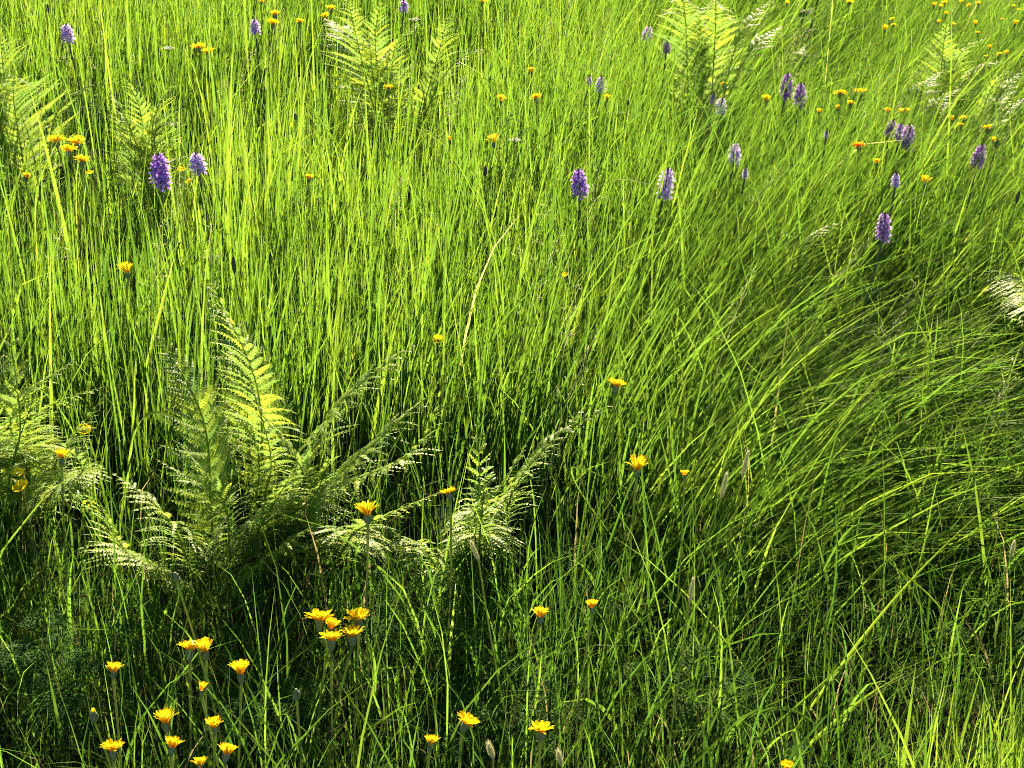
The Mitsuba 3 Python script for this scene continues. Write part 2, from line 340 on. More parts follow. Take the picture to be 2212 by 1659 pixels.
fern('big shaggy fern at the top edge left of middle, over a dark hollow', (800, 185, 0.02), [
    ((765, 60, 0.46), (752, 0, 0.56), 0.14, 0),
    ((812, 60, 0.46), (822, 5, 0.54), 0.12, 0),
    ((955, 85, 0.42), (965, 38, 0.50), 0.12, 0, (930, 165, 0.02)),
    ((990, 130, 0.36), (1048, 102, 0.38), 0.07, 0, (930, 165, 0.02)),
    ((745, 85, 0.38), (700, 40, 0.40), 0.11, 0),
    ((860, 90, 0.40), (905, 50, 0.46), 0.09, 0),
    ((790, 110, 0.32), (770, 75, 0.36), 0.12, 0)])
fern('tall fern with upright fronds at the top edge beside the tall dark stalks', (1560, 165, 0.02), [
    ((1482, 60, 0.46), (1470, -15, 0.60), 0.13, 0),
    ((1545, 70, 0.46), (1546, 0, 0.60), 0.13, 0),
    ((1600, 75, 0.48), (1665, 0, 0.56), 0.09, 15),
    ((1622, 110, 0.42), (1692, 55, 0.48), 0.10, 10),
    ((1515, 90, 0.40), (1510, 20, 0.52), 0.10, 0)])
fern('small fern in the grass behind the right end of the purple orchid pair', (1745, 175, 0.02), [
    ((1752, 135, 0.34), (1772, 108, 0.38), 0.08, 0),
    ((1730, 125, 0.34), (1735, 100, 0.36), 0.07, 0)])
fern('fern of two feathery pale fronds above the cluster of three orchids', (1990, 300, 0.02), [
    ((1985, 215, 0.42), (2036, 152, 0.48), 0.09, 0),
    ((2018, 235, 0.40), (2075, 190, 0.44), 0.08, 0),
    ((1935, 230, 0.36), (1948, 200, 0.40), 0.08, 0)])
fern('fern with slanting fronds beside the right edge near the top', (2130, 260, 0.02), [
    ((2140, 195, 0.42), (2178, 145, 0.50), 0.11, 0),
    ((2165, 200, 0.42), (2212, 150, 0.48), 0.09, 0),
    ((2150, 230, 0.36), (2195, 195, 0.40), 0.08, 0)])
fern('far fern with a thin straw stalk near the top right corner', (2060, 130, 0.02), [
    ((2085, 105, 0.40), (2140, 78, 0.46), 0.09, 0),
    ((2030, 70, 0.40), (2005, 42, 0.44), 0.10, 0),
    ((2040, 85, 0.40), (2045, 50, 0.46), 0.11, 0)])
fern('dusky fern sunk in the grass left of the lowest dark orchid', (1740, 600, 0.02), [
    ((1745, 520, 0.34), (1822, 476, 0.38), 0.06, 0),
    ((1710, 530, 0.32), (1690, 500, 0.34), 0.07, 0)])
fern('fern cut off by the right edge at mid height', (2225, 680, 0.02), [
    ((2205, 600, 0.42), (2190, 560, 0.46), 0.10, 0),
    ((2195, 690, 0.38), (2160, 680, 0.36), 0.07, 0),
    ((2235, 600, 0.42), (2245, 540, 0.5), 0.10, 0)])
fern('tiny pale fern frond behind the single yellow flower in the upper middle', (1085, 320, 0.02), [
    ((1092, 268, 0.44), (1118, 232, 0.48), 0.06, 0),
    ((1120, 295, 0.42), (1145, 270, 0.44), 0.05, 0)])

# room that the ferns and herbs take from the tall grass
for (u, v, h, rx, ry, k) in [(540, 1040, 0.25, 0.30, 0.36, 0.95), (770, 1040, 0.25, 0.27, 0.32, 0.93), (310, 1110, 0.2, 0.28, 0.24, 0.9), (1070, 1110, 0.2, 0.16, 0.22, 0.88),
                          (20, 960, 0.25, 0.22, 0.30, 0.9), (470, 780, 0.4, 0.14, 0.14, 0.75), (180, 1000, 0.3, 0.22, 0.12, 0.6), (840, 800, 0.4, 0.14, 0.10, 0.6),
                          (60, 345, 0.2, 0.42, 0.42, 0.98), (250, 300, 0.2, 0.55, 0.42, 0.95), (520, 240, 0.2, 0.5, 0.4, 0.7), (400, 330, 0.3, 0.30, 0.16, 0.75), (330, 230, 0.35, 0.35, 0.3, 0.8),
                          (820, 110, 0.3, 0.5, 0.5, 0.9), (950, 110, 0.3, 0.35, 0.3, 0.8), (780, 190, 0.2, 0.25, 0.2, 0.9),
                          (1560, 60, 0.4, 0.55, 0.5, 0.75), (1780, 150, 0.2, 0.2, 0.25, 0.8), (2020, 200, 0.4, 0.3, 0.25, 0.6), (2160, 180, 0.4, 0.3, 0.25, 0.6), (1750, 500, 0.4, 0.2, 0.12, 0.6)]:
    p = at(u, v, h); HOLES.append((p[0], p[1], rx, ry, k))

def lean(x, y):
    rightness = sstep(-0.35, 0.75, x - 0.10 * (y - 2.5)) 
    a = np.radians(5 + 24 * rightness) + np.radians(13) * (nz(x, y, 1.1, 5) - 0.5) * 2 * (0.5 + rightness)
    lodged = np.exp(-(((x - 0.62) / 0.42) ** 2 + ((y - 2.55) / 0.42) ** 2))
    return a + np.radians(13) * lodged, lodged

def grass_field(n, dens, L, Ls, w, ws, S, th_s, bend, bend_s, az_s, ramp_shift=0.0, droop=0.25, leanw=1.0, straw=0.0012):
    x, y = scatter(n, dens); n = len(x)
    ln, lod = lean(x, y)
    Lb = (L * (0.72 + 0.34 * nz(x, y, 0.9, 11) + 0.26 * nz(x, y, 3.1, 12, 1))) * np.exp(R.normal(0, Ls, n))
    ww = w * np.exp(R.normal(0, ws, n)) * (1 + 0.05 * np.maximum(y - 3, 0))
    az = np.where(R.random(n) < 0.45 + 0.45 * np.clip(ln * 2.4, 0, 1), R.normal(0.15, az_s, n), R.random(n) * 2 * np.pi) + 1.6 * (nz(x, y, 0.8, 21) - 0.5)
    toward = np.cos(az)
    th0 = np.clip(ln * leanw * (0.55 + 0.45 * toward) + R.normal(0, th_s, n), -0.5, 1.45)
    be = np.abs(R.normal(bend, bend_s, n)) + 0.35 * lod
    u = np.clip(R.beta(2, 2, n) * 0.92 + ramp_shift + 0.25 * (nz(x, y, 1.4, 31) - 0.5) + 0.0, 0, 0.955)
    u = np.where(R.random(n) < straw, 0.99, u)
    d = np.where(R.random(n) < 0.14, R.random(n) * 1.5, droop * R.random(n))
    return blades(x, y, Lb, ww, th0, be, az, R.normal(np.pi * 0.0, 0.55, n), R.normal(0, 0.8, n), S, u, droop=d)

def clear(x, y): return 1 - hole(x, y)
G = MB()
# broad upright blades of the left and the middle
G.add(*grass_field(40000, lambda x, y: tallness(x, y) * clear(x, y) * (1 - 0.75 * sstep(0.0, 1.1, x - 0.1 * (y - 2))) * (0.45 + 0.55 * nz(x, y, 2.2, 41)), 0.40, 0.22, 0.0052, 0.32, 6, 0.07, 0.09, 0.10, 0.8, 0.08, 0.12))
# finer, longer leaves that lean and lie over on the right
G.add(*grass_field(46000, lambda x, y: tallness(x, y) * clear(x, y) * (0.08 + 0.92 * sstep(-0.35, 0.6, x)) * (0.35 + 0.65 * nz(x, y, 2.4, 43)), 0.43, 0.24, 0.0034, 0.32, 7, 0.14, 0.35, 0.22, 0.40, 0.0, 0.5))
# thin wiry leaves everywhere
G.add(*grass_field(34000, lambda x, y: tallness(x, y) * clear(x, y) ** 0.6 * (0.5 + 0.5 * nz(x, y, 3.0, 45)), 0.33, 0.25, 0.0021, 0.3, 5, 0.14, 0.22, 0.2, 0.9, -0.05, 0.5))
print('grass tris', sum(len(f) for f in G.f))
scene['grass'] = G.ply('mat_grass', smooth=False)
labels['grass'] = {'label': 'tall sunlit yellow-green meadow grass', 'kind': 'stuff'}

# short grass below the tall, in the gaps, and along the near edge
Lw = MB()
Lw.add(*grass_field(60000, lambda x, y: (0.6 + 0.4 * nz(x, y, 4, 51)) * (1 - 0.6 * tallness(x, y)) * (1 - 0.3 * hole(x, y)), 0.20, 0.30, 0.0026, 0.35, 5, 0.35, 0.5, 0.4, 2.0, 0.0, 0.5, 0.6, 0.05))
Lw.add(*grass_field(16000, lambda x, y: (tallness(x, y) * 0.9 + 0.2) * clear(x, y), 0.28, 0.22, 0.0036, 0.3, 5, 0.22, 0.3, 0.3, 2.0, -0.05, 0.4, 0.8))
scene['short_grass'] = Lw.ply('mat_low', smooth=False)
labels['short_grass'] = {'label': 'shaded low grass under and before the tall grass', 'kind': 'stuff'}
def picked(n, cx, cy, sx, sy, L, Ls, w, az, az_s, th, th_s, bend, shift, S=7):
    x, y = R.normal(cx, sx, n), R.normal(cy, sy, n)
    return blades(x, y, L * np.exp(R.normal(0, Ls, n)), w * np.exp(R.normal(0, 0.3, n)), np.abs(R.normal(th, th_s, n)), np.abs(R.normal(bend, 0.2, n)), R.normal(az, az_s, n), R.normal(0, 0.5, n), R.normal(0, 0.8, n), S, np.clip(R.beta(2, 2, n) + shift, 0, 0.95))
Tf = MB()
Tf.add(*picked(800, 0.66, 1.46, 0.10, 0.07, 0.27, 0.22, 0.0040, 0.6, 1.8, 0.22, 0.16, 0.3, 0.25))
Tf.add(*picked(450, 0.86, 1.52, 0.09, 0.08, 0.25, 0.22, 0.0036, 0.3, 1.2, 0.3, 0.2, 0.3, 0.2))
scene['near_grass'] = Tf.ply('mat_grass', smooth=False)
labels['near_grass'] = {'label': 'bright short grass tuft in the near right corner', 'kind': 'stuff'}
# scattered longer leaves among the flowers in front
Fr = MB()
Fr.add(*grass_field(1800, lambda x, y: (1 - 0.75 * sstep(0.2, 0.45, x)) * (1 - tallness(x, y)) * (1 - 0.8 * hole(x, y)) * sstep(1.2, 1.5, y), 0.30, 0.28, 0.0034, 0.35, 7, 0.18, 0.4, 0.3, 2.0, -0.15, 0.6))
def long_leaf(u0, v0, h0, u1, v1, h1, u2, v2, h2, w, rn=0.6, fl=0.3):
    C = bez([at(u0, v0, h0), at(u1, v1, h1), at(u2, v2, h2)], 14); t = np.linspace(0, 1, 14)
    tg = unit(np.gradient(C, axis=0)); sd = unit(np.cross(tg, unit(np.array([0.2, -0.5, 1.0]))))
    strap(Fr, C, sd, 0.5 * w * np.minimum(1, 0.5 + 2 * t) * (1 - t ** 3 * 0.96), rn, fl, np.cross(sd, tg))
for a_ in [(262, 760, 0.3, 330, 670, 0.42, 420, 690, 0.40, 0.005), (285, 965, 0.22, 350, 893, 0.34, 470, 960, 0.26, 0.008), (915, 900, 0.3, 980, 872, 0.36, 1040, 850, 0.40, 0.006, 0.8),
           (650, 1000, 0.10, 690, 850, 0.30, 725, 760, 0.42, 0.008, 0.8), (300, 860, 0.2, 340, 700, 0.4, 375, 560, 0.55, 0.010, 0.85), (240, 1230, 0.05, 285, 950, 0.30, 292, 780, 0.45, 0.006, 0.8),
           (1330, 1170, 0.2, 1240, 1010, 0.36, 1390, 1075, 0.3, 0.005), (1700, 1600, 0.05, 1990, 1230, 0.33, 2150, 1078, 0.42, 0.0045, 0.9), (1960, 1245, 0.33, 2010, 1290, 0.30, 2050, 1345, 0.24, 0.004, 0.9),
           (1780, 1230, 0.28, 1850, 1135, 0.36, 2060, 1270, 0.28, 0.005, 0.3), (1700, 1655, 0.05, 1880, 1500, 0.2, 1955, 1455, 0.26, 0.007, 0.85), (1540, 1640, 0.08, 1640, 1540, 0.22, 1680, 1650, 0.1, 0.007, 0.3),
           (1600, 1560, 0.18, 1680, 1530, 0.22, 1790, 1590, 0.16, 0.006, 0.3), (1565, 1660, 0.1, 1750, 1500, 0.2, 1880, 1380, 0.3, 0.004, 0.5), (960, 1540, 0.05, 972, 1400, 0.2, 985, 1255, 0.34, 0.006, 0.9),
           (985, 1540, 0.06, 1060, 1430, 0.18, 1130, 1395, 0.24, 0.005, 0.4), (545, 1110, 0.1, 556, 1020, 0.26, 562, 940, 0.36, 0.007, 0.9), (575, 1180, 0.1, 590, 1070, 0.22, 618, 980, 0.34, 0.007, 0.95),
           (830, 1660, 0.05, 890, 1520, 0.12, 840, 1390, 0.28, 0.007, 0.5), (780, 1600, 0.05, 810, 1450, 0.2, 770, 1320, 0.34, 0.006, 0.5), (380, 1560, 0.05, 440, 1330, 0.2, 370, 1250, 0.32, 0.004, 0.3),
           (330, 1450, 0.1, 350, 1350, 0.18, 385, 1262, 0.28, 0.007, 0.6), (455, 1350, 0.12, 540, 1300, 0.2, 600, 1265, 0.26, 0.007, 0.3), (1120, 1660, 0.05, 1160, 1500, 0.2, 1170, 1400, 0.3, 0.005, 0.7),
           (1300, 640, 0.4, 1390, 555, 0.5, 1480, 520, 0.54, 0.004, 0.9), (1410, 400, 0.5, 1330, 388, 0.5, 1270, 420, 0.48, 0.004, 0.9), (1660, 900, 0.3, 1790, 870, 0.38, 1890, 900, 0.36, 0.005, 0.4), (1560, 1010, 0.25, 1700, 905, 0.38, 1860, 940, 0.34, 0.005, 0.4)]:
    long_leaf(*a_)
scene['front_grass'] = Fr.ply('mat_grass', smooth=False)
labels['front_grass'] = {'label': 'loose grass leaves among the flowers before the tall grass', 'kind': 'stuff'}

Pn = MB()
px_, py_ = scatter(170, lambda x, y: tallness(x, y) * (0.3 + 0.7 * nz(x, y, 1.2, 71)))
for i in range(len(px_)):
    b = np.array([px_[i], py_[i], float(ground_z(px_[i], py_[i]))]); ht = 0.46 + 0.12 * R.random(); le = R.normal(0.10, 0.06)
    C = bez([b, b + [le * 0.35, R.normal(0, 0.02), ht * 0.6], b + [le, R.normal(0, 0.03), ht]], 9); tube(Pn, C, np.linspace(0.0011, 0.0004, 9), 4, R.random())
    for q in range(26):
        s = 0.70 + 0.30 * R.random(); j = min(int(s * 8), 7); p = C[j] + (C[j + 1] - C[j]) * (s * 8 - j); d = unit(R.normal(0, 1, 3) + [0, 0, 0.6]); L = (0.006 + 0.030 * (1 - s) / 0.3) * (0.4 + 0.6 * R.random()); e = p + d * L
        w_ = 0.0008; tq = unit(np.cross(d, [0.1, 0.9, 0.2]))
        Pn.add([p, e + tq * 0.0002, e - tq * 0.0002], [[0, 1, 2]], [[0.5, 0.2]] * 3)
        Pn.add([e, e + d * 0.002 + tq * w_, e + d * 0.0048, e + d * 0.002 - tq * w_], [[0, 1, 2], [0, 2, 3]], [[R.random(), 0.6]] * 4)
scene['flowering_grass'] = Pn.ply('mat_seed', smooth=False)
labels['flowering_grass'] = {'label': 'thin flowering grass stalks with fine open seed sprays', 'kind': 'stuff'}

# ------------------------------------------------------------------ yellow composite flowers
def stem_curve(head, lean_xy, n=10):
    gx_, gy_ = head[0] - lean_xy[0], head[1] - lean_xy[1]
    b = np.array([gx_, gy_, float(ground_z(gx_, gy_)) - 0.01])
    m = 0.55 * b + 0.45 * head + np.array([R.normal(0, 0.012), R.normal(0, 0.012), 0])
    return bez([b, m, head], n)

def hawkbit(u, v, px, label, h=None, mode='open', mat='mat_petal', group=None, name='hawkbit', tilt=None):
    if h is None: h = 0.36 if v > 1250 else 0.45
    P = at(u, v, h); sc = dist_scale(P)
    D = 1.1 * px / sc                                      # width of the head in metres
    small = px < 13
    k = thing(name, label, 'flower', group)
    ax = unit(np.array([R.normal(0.03, 0.16), R.normal(0.50, 0.18), 1.0])) if tilt is None else unit(np.array(tilt, float))
    spread = {'open': 1.0, 'half': 0.58, 'shut': 0.25, 'flat': 1.2}[mode] * R.uniform(0.82, 1.15)
    Lp = D / 2 / (math.sin(spread) * 0.92 + 0.12) if mode != 'shut' else D * 0.9
    Lp = min(Lp, 0.024)
    c = P - ax * Lp * 0.45                                  # where the petals meet
    hc = c - ax * 0.011 * min(1.1, 0.25 + 0.72 * D / 0.03)
    C = stem_curve(hc, (R.normal(0.02, 0.03), R.normal(0, 0.03)))
    C = np.vstack([C[:-1], hc])
    mb = MB(); tube(mb, C, np.interp(np.linspace(0, 1, len(C)), [0, 0.8, 1], [0.0015, 0.0014, 0.0022]) * (1 if px > 13 else 0.8), 7)
    put(k, 'stem', mb, 'mat_stem')
    e1 = unit(np.cross(ax, [0.3, 1, 0.1])); e2 = np.cross(ax, e1)
    mb = MB(); cs = min(1.1, 0.25 + 0.72 * D / 0.03); rr = np.array([0.0022, 0.0036, 0.0050, 0.0056, 0.0052]) * cs; zz = np.array([-0.001, 0.001, 0.005, 0.010, 0.0130]) * cs
    kk = 9; ang = np.arange(kk) * 2 * np.pi / kk
    ring = hc + zz[:, None, None] * ax + rr[:, None, None] * (np.cos(ang)[None, :, None] * e1 + np.sin(ang)[None, :, None] * e2)
    q = [[i * kk + j, i * kk + (j + 1) % kk, (i + 1) * kk + (j + 1) % kk, (i + 1) * kk + j] for i in range(4) for j in range(kk)]
    q = np.array(q); mb.add(ring.reshape(-1, 3), np.vstack([q[:, [0, 1, 2]], q[:, [0, 2, 3]]]), np.full((5 * kk, 2), 0.5))
    if not small:
        for i in range(16):                                # overlapping green scales of the cup
            a_ = R.random() * 6.283; z0 = R.random() * 0.006
            d = math.cos(a_) * e1 + math.sin(a_) * e2; r0 = np.interp(z0, zz, rr)
            cv = np.stack([hc + ax * (z0 + q_) + d * (r0 + 0.0004 + e_) for q_, e_ in ((0, 0), (0.004, 0.0011), (0.0085, 0.0012))])
            strap(mb, cv, np.cross(ax, d), [0.0010, 0.0011, 0.0001])
    put(k, 'cup', mb, 'mat_cup')
    mb = MB()
    rings = {'open': ((22, 1.0, 1.0), (18, 0.72, 0.86), (14, 0.40, 0.72), (8, 0.15, 0.6)), 'flat': ((24, 1.0, 1.0), (20, 0.75, 0.86), (14, 0.42, 0.7), (8, 0.15, 0.55)),
             'half': ((18, 1.0, 1.0), (14, 0.6, 0.95), (10, 0.25, 0.9)), 'shut': ((12, 1.0, 1.0), (8, 0.5, 0.95))}[mode]
    if small: rings = tuple((max(6, int(n * 0.6)), a_, b_) for n, a_, b_ in rings)
    for n, sp, lf in rings:
        for i in range(n):
            a_ = 6.283 * (i + R.random() * 0.7) / n
            d = math.cos(a_) * e1 + math.sin(a_) * e2; tq = -math.sin(a_) * e1 + math.cos(a_) * e2
            s = spread * sp + R.normal(0, 0.12); L = Lp * lf * (0.9 + 0.2 * R.random()) * (0.8 if R.random() < 0.08 else 1)
            tt = np.array([0, 0.35, 0.7, 1.0]); curl = R.normal(0.10, 0.22)
            th = s * (0.55 + 0.45 * tt) + curl * tt ** 2
            st = np.concatenate([[[0, 0]], np.cumsum(np.stack([np.sin(th[1:]), np.cos(th[1:])], 1) * (np.diff(tt) * L)[:, None], 0)])
            cv = c + d * (0.0028 + st[:, :1]) + ax * st[:, 1:]
            hw = np.array([0.0007, 0.0013, 0.0015, 0.0014]) * (1.35 if small else 1.1)
            ui = R.random()
            nn = unit(np.cross(np.gradient(cv, axis=0), tq))
            strap(mb, cv, tq, hw, ui, 0.25, nn)
            e = cv[-1]; g = unit(cv[-1] - cv[-2])
            if not small:
                for o in (-0.6, 0, 0.6):                   # toothed end
                    b = e + tq * hw[-1] * o
                    mb.add([b - tq * 0.0004, b + tq * 0.0004, b + g * 0.0009], [[0, 1, 2]], [[ui, 1]] * 3)
    put(k, 'petals', mb, mat, smooth=False, kind='stuff')
    return k, P, ax

near = 'yellow hawkbits open in front of the tall grass'
H = [
 (690, 1328, 54, 'largest yellow flower head, upper left of the tight group of five', 'open'),
 (716, 1348, 30, 'small half-hidden yellow head tucked behind the largest one of the group of five', 'half'),
 (772, 1329, 48, 'yellow flower head at the upper right of the tight group of five', 'open'),
 (717, 1373, 46, 'yellow flower head lowest in the tight group of five', 'open'),
 (761, 1364, 48, 'yellow flower head at the lower right of the tight group of five', 'open'),
 (411, 1393, 50, 'wide yellow flower head with a small fly sitting on it', 'open'),
 (441, 1397, 34, 'shaggy yellow head pressed against the one with the fly', 'half'),
 (246, 1443, 26, 'withered orange-yellow head alone at the left over dark leaves', 'half'),
 (519, 1444, 38, 'ragged yellow head on a thick curved stalk, right of the pair with the fly', 'half'),
 (437, 1484, 19, 'narrow closed yellow head in the shade below the pair with the fly', 'shut'),
 (356, 1550, 38, 'cup-shaped yellow head with one petal hanging out, third from the left near the bottom', 'half'),
 (463, 1563, 28, 'small ragged yellow head crossed by a grass blade near the bottom', 'half'),
 (373, 1606, 31, 'yellow head close below the cup-shaped one with the hanging petal', 'half'),
 (243, 1612, 42, 'yellow head at the bottom, leftmost of the low flowers', 'open'),
 (491, 1620, 34, 'yellow head at the bottom beside a bare dry grass tip', 'half'),
 (432, 1648, 24, 'yellow head cut by the bottom edge between two others', 'half'),
 (1012, 1555, 46, 'yellow head tipped to the right, bottom middle', 'open'),
 (1169, 1572, 42, 'loose spiky yellow head at the bottom, right of the tipped one', 'open'),
 (932, 1600, 24, 'half-closed yellow head on a thick stalk, bottom middle', 'half'),
 (1168, 1324, 30, 'egg-shaped half-open yellow head on a long straight stalk in the dark grass', 'half'),
 (1280, 1306, 20, 'tiny shrivelled orange head on a long stalk right of the egg-shaped one', 'half'),
 (1379, 1003, 38, 'yellow cup alone in the leaning grass right of the ferns', 'half'),
 (1479, 1021, 12, 'small orange-yellow head nearly hidden near two furry grass heads', 'half'),
 (1333, 827, 36, 'flat yellow head above the long right-hand fern fronds', 'open'),
 (791, 1101, 38, 'yellow head in front of the shaded fern fronds', 'half'),
 (968, 1061, 28, 'yellow head touching the tip of a pale fern frond', 'open'),
 (133, 982, 26, 'orange-yellow brush-shaped head by the ferns at the left edge', 'half'),
 (273, 580, 28, 'yellow head half behind a grass blade, alone in the grass over the ferns', 'half'),
 (1700, 1655, 20, 'yellow head cut by the bottom edge, right of the middle', 'half'),
 (122, 299, 42, 'flat yellow head, upper left of the four below the left-edge fern', 'flat'),
 (165, 304, 40, 'flat yellow head, upper right of the four below the left-edge fern', 'flat'),
 (148, 321, 33, 'yellow head in the middle of the four below the left-edge fern', 'open'),
 (178, 343, 30, 'yellow head, lowest of the four below the left-edge fern', 'open'),
 (58, 380, 17, 'small orange-yellow half-open head over the dark hollow at the left edge', 'half'),
 (428, 97, 32, 'left one of two flat yellow heads side by side, upper left', 'flat'),
 (450, 108, 32, 'right one of two flat yellow heads side by side, upper left', 'flat'),
 (590, 47, 28, 'spreading yellow head beside a pale orchid near the top', 'open'),
 (595, 28, 20, 'yellow head just above the spreading one beside the pale orchid', 'open'),
 (648, 45, 16, 'small yellow head alone between the orchid pair and the top centre fern', 'open'),
 (714, 16, 22, 'orange-yellow head on a dark stalk, higher of two left of the shaggy fern', 'open'),
 (703, 34, 16, 'orange-yellow head on a dark stalk, lower of two left of the shaggy fern', 'half'),
 (565, 2, 12, 'yellow head cut by the top edge above the pale orchid', 'open'),
 (668, 383, 14, 'small yellow head low in the grass, upper left of the middle', 'half'),
 (838, 187, 17, 'yellow head on the lower edge of the dark hollow under the shaggy fern', 'open'),
 (950, 90, 10, 'tiny orange-yellow head in front of the dark frond of the shaggy fern', 'half'),
 (1065, 302, 24, 'upright yellow cup on a tall dark stalk in the upper middle', 'half'),
 (1082, 213, 18, 'yellow head to the left above the tiny pale fern frond', 'half'),
 (1157, 208, 24, 'thin flat yellow head to the right of the tiny pale fern frond', 'flat'),
 (1147, 152, 14, 'small yellow head alone above the tiny pale fern frond', 'half'),
 (1310, 210, 14, 'small yellow head just under a pale orchid in the upper middle', 'half'),
 (972, 299, 9, 'tiny shut yellow bud in the grass left of the upright yellow cup', 'shut'),
 (1043, 2, 13, 'yellow head cut by the top edge right of the shaggy fern', 'open'),
 (1563, 181, 14, 'yellow head above the two small pale orchids right of the middle', 'open'),
 (1655, 213, 16, 'orange-yellow head left of the dark orchid pair', 'half'),
 (1815, 198, 26, 'flat yellow head, left of two wide ones right of the dark orchid pair', 'flat'),
 (1859, 195, 28, 'flat yellow head, right of two wide ones right of the dark orchid pair', 'flat'),
 (1838, 222, 14, 'small yellow head just below the two wide ones right of the dark orchids', 'open'),
 (1954, 238, 22, 'yellow head standing over the cluster of three orchids', 'flat'),
 (1917, 237, 11, 'small yellow head left of the one over the cluster of three orchids', 'half'),
 (2132, 274, 20, 'yellow head on a dark stalk above the orchid near the right edge', 'open'),
 (2081, 253, 12, 'small yellow head between the right-hand ferns and the right-edge orchid, upper of two', 'open'),
 (2075, 269, 13, 'small yellow head between the right-hand ferns and the right-edge orchid, lower of two', 'open'),
 (1894, 348, 11, 'small yellow head below the orange flower', 'half'),
 (1999, 389, 19, 'yellow cup right of the small pale orchid in the bright grass', 'half'),
 (1912, 60, 12, 'yellow head standing alone in the far grass left of the top right flowers', 'half'),
]
for (u, v, px, lab, mode) in H:
    o = hawkbit(u, v, px, lab, mode=mode, tilt=(0.55, 0.3, 1) if u == 1012 else None)
    if u == 411: fly_at = o
hawkbit(1855, 312, 24, 'single orange flower in the bright grass at the right', mode='open', mat='mat_petal_orange')
far = 'tiny yellow flowers scattered across the far grass in the top right corner'
for (u, v, px) in [(1836, 3, 13), (2040, 5, 13), (2018, 9, 10), (2032, 13, 9), (2113, 6, 11), (2107, 49, 9), (2194, 49, 9), (2060, 52, 7), (2028, 46, 7), (2159, 115, 8), (2130, 120, 7), (1931, 52, 7), (1927, 40, 8), (2112, 69, 7),
                   (2138, 100, 7), (2093, 12, 7), (2077, 2, 8), (2174, 113, 7), (2190, 12, 8), (2201, 20, 7), (2165, 40, 6), (2044, 28, 7)]:
    hawkbit(u, v, px, 'tiny yellow flower among many in the far grass of the top right corner', mode='flat' if R.random() < 0.5 else 'half', group=far)
mid = 'small yellow flower specks sunk in the bright grass at the upper right'
for (u, v, px) in [(1701, 5, 8), (1519, 89, 8), (1770, 239, 10), (1810, 231, 10), (2145, 300, 11), (2056, 255, 9)]:
    hawkbit(u, v, px, 'yellow flower speck sunk in the bright grass at the upper right', mode='half', group=mid)

# the fly on the wide head
k0, P, ax = fly_at
kf = thing('fly', 'small dark fly sitting on a wide yellow flower head', 'fly')
fc = P + np.array([0.004, -0.004, 0.006])
def ellipsoid(mb, c, r, u=0.5):
    s = trimesh.creation.icosphere(2); mb.add(s.vertices * r + c, s.faces, np.full((len(s.vertices), 2), u))
mb = MB(); ellipsoid(mb, fc, [0.0026, 0.0016, 0.0014]); ellipsoid(mb, fc + [0.0038, 0, 0.0003], [0.0022, 0.0017, 0.0016]); ellipsoid(mb, fc + [0.0062, 0, 0.0002], [0.0012, 0.0014, 0.0012])
for sx in (-1, 0, 1):
    for sy in (-1, 1): tube(mb, bez([fc + [0.0035 + sx * 0.001, 0, 0], fc + [0.0035 + sx * 0.0025, sy * 0.0028, 0.0008], fc + [0.0035 + sx * 0.0032, sy * 0.0042, -0.0022]], 5), 0.00022, 4)
put(kf, 'body', mb, 'mat_fly')
for sy in (-1, 1):
    mb = MB(); strap(mb, bez([fc + [0.0036, sy * 0.0006, 0.0014], fc + [0.0005, sy * 0.0022, 0.0019], fc + [-0.0035, sy * 0.0034, 0.0017]], 5), [0.2, 1, 0], [0.0003, 0.0011, 0.0014, 0.0012, 0.0002])
    put(kf, 'wing', mb, 'mat_wing')

# closed heads
def bud(u, v, px, label, orange=False):
    h = 0.36 if v > 1250 else 0.45
    P = at(u, v, h); k = thing('hawkbit_bud', label, 'flower bud'); L = px / dist_scale(P)
    ax = unit([R.normal(0, 0.1), 0, 1]); c = P - ax * L / 2
    mb = MB(); tube(mb, stem_curve(c, (R.normal(0, 0.03), R.normal(0, 0.03))), 0.0017, 6); put(k, 'stem', mb, 'mat_stem')
    mb = MB(); zz = np.linspace(0, 1, 8); tube(mb, c + ax * (zz * L)[:, None], L * np.array([0.10, 0.23, 0.29, 0.30, 0.27, 0.23, 0.17, 0.07]), 9)
    for i in range(22):
        a_ = R.random() * 6.283; z0 = 0.1 + 0.5 * R.random(); d = np.array([math.cos(a_), math.sin(a_), 0]); r0 = L * np.interp(z0, zz, [0.10, 0.23, 0.29, 0.30, 0.27, 0.23, 0.17, 0.07])
        strap(mb, np.stack([c + ax * z0 * L + d * r0, c + ax * (z0 + 0.18) * L + d * (r0 + L * 0.03), c + ax * (z0 + 0.4) * L + d * (r0 * 0.82 + L * 0.02)]), np.cross(ax, d), [L * 0.04, L * 0.05, L * 0.006])
    put(k, 'cup', mb, 'mat_cup')
    if orange:
        mb = MB()
        for i in range(9):
            a_ = i * 0.7; d = np.array([math.cos(a_), math.sin(a_), 0])
            strap(mb, np.stack([c + ax * L * 0.8 + d * L * 0.1, c + ax * L * 1.0 + d * L * 0.14, c + ax * L * 1.15 + d * L * 0.08]), np.cross(ax, d), [L * 0.06] * 3, R.random())
        put(k, 'petals', mb, 'mat_petal', kind='stuff')
bud(380, 1247, 26, 'dark closed flower bud under the near fern')
bud(640, 1500, 30, 'grey closed flower bud left of the group of five yellow heads')
bud(203, 1547, 32, 'closed bud with an orange tip, near the bottom left corner', True)
bud(638, 252, 16, 'slim dark bud in the grass right of the V-shaped fern')

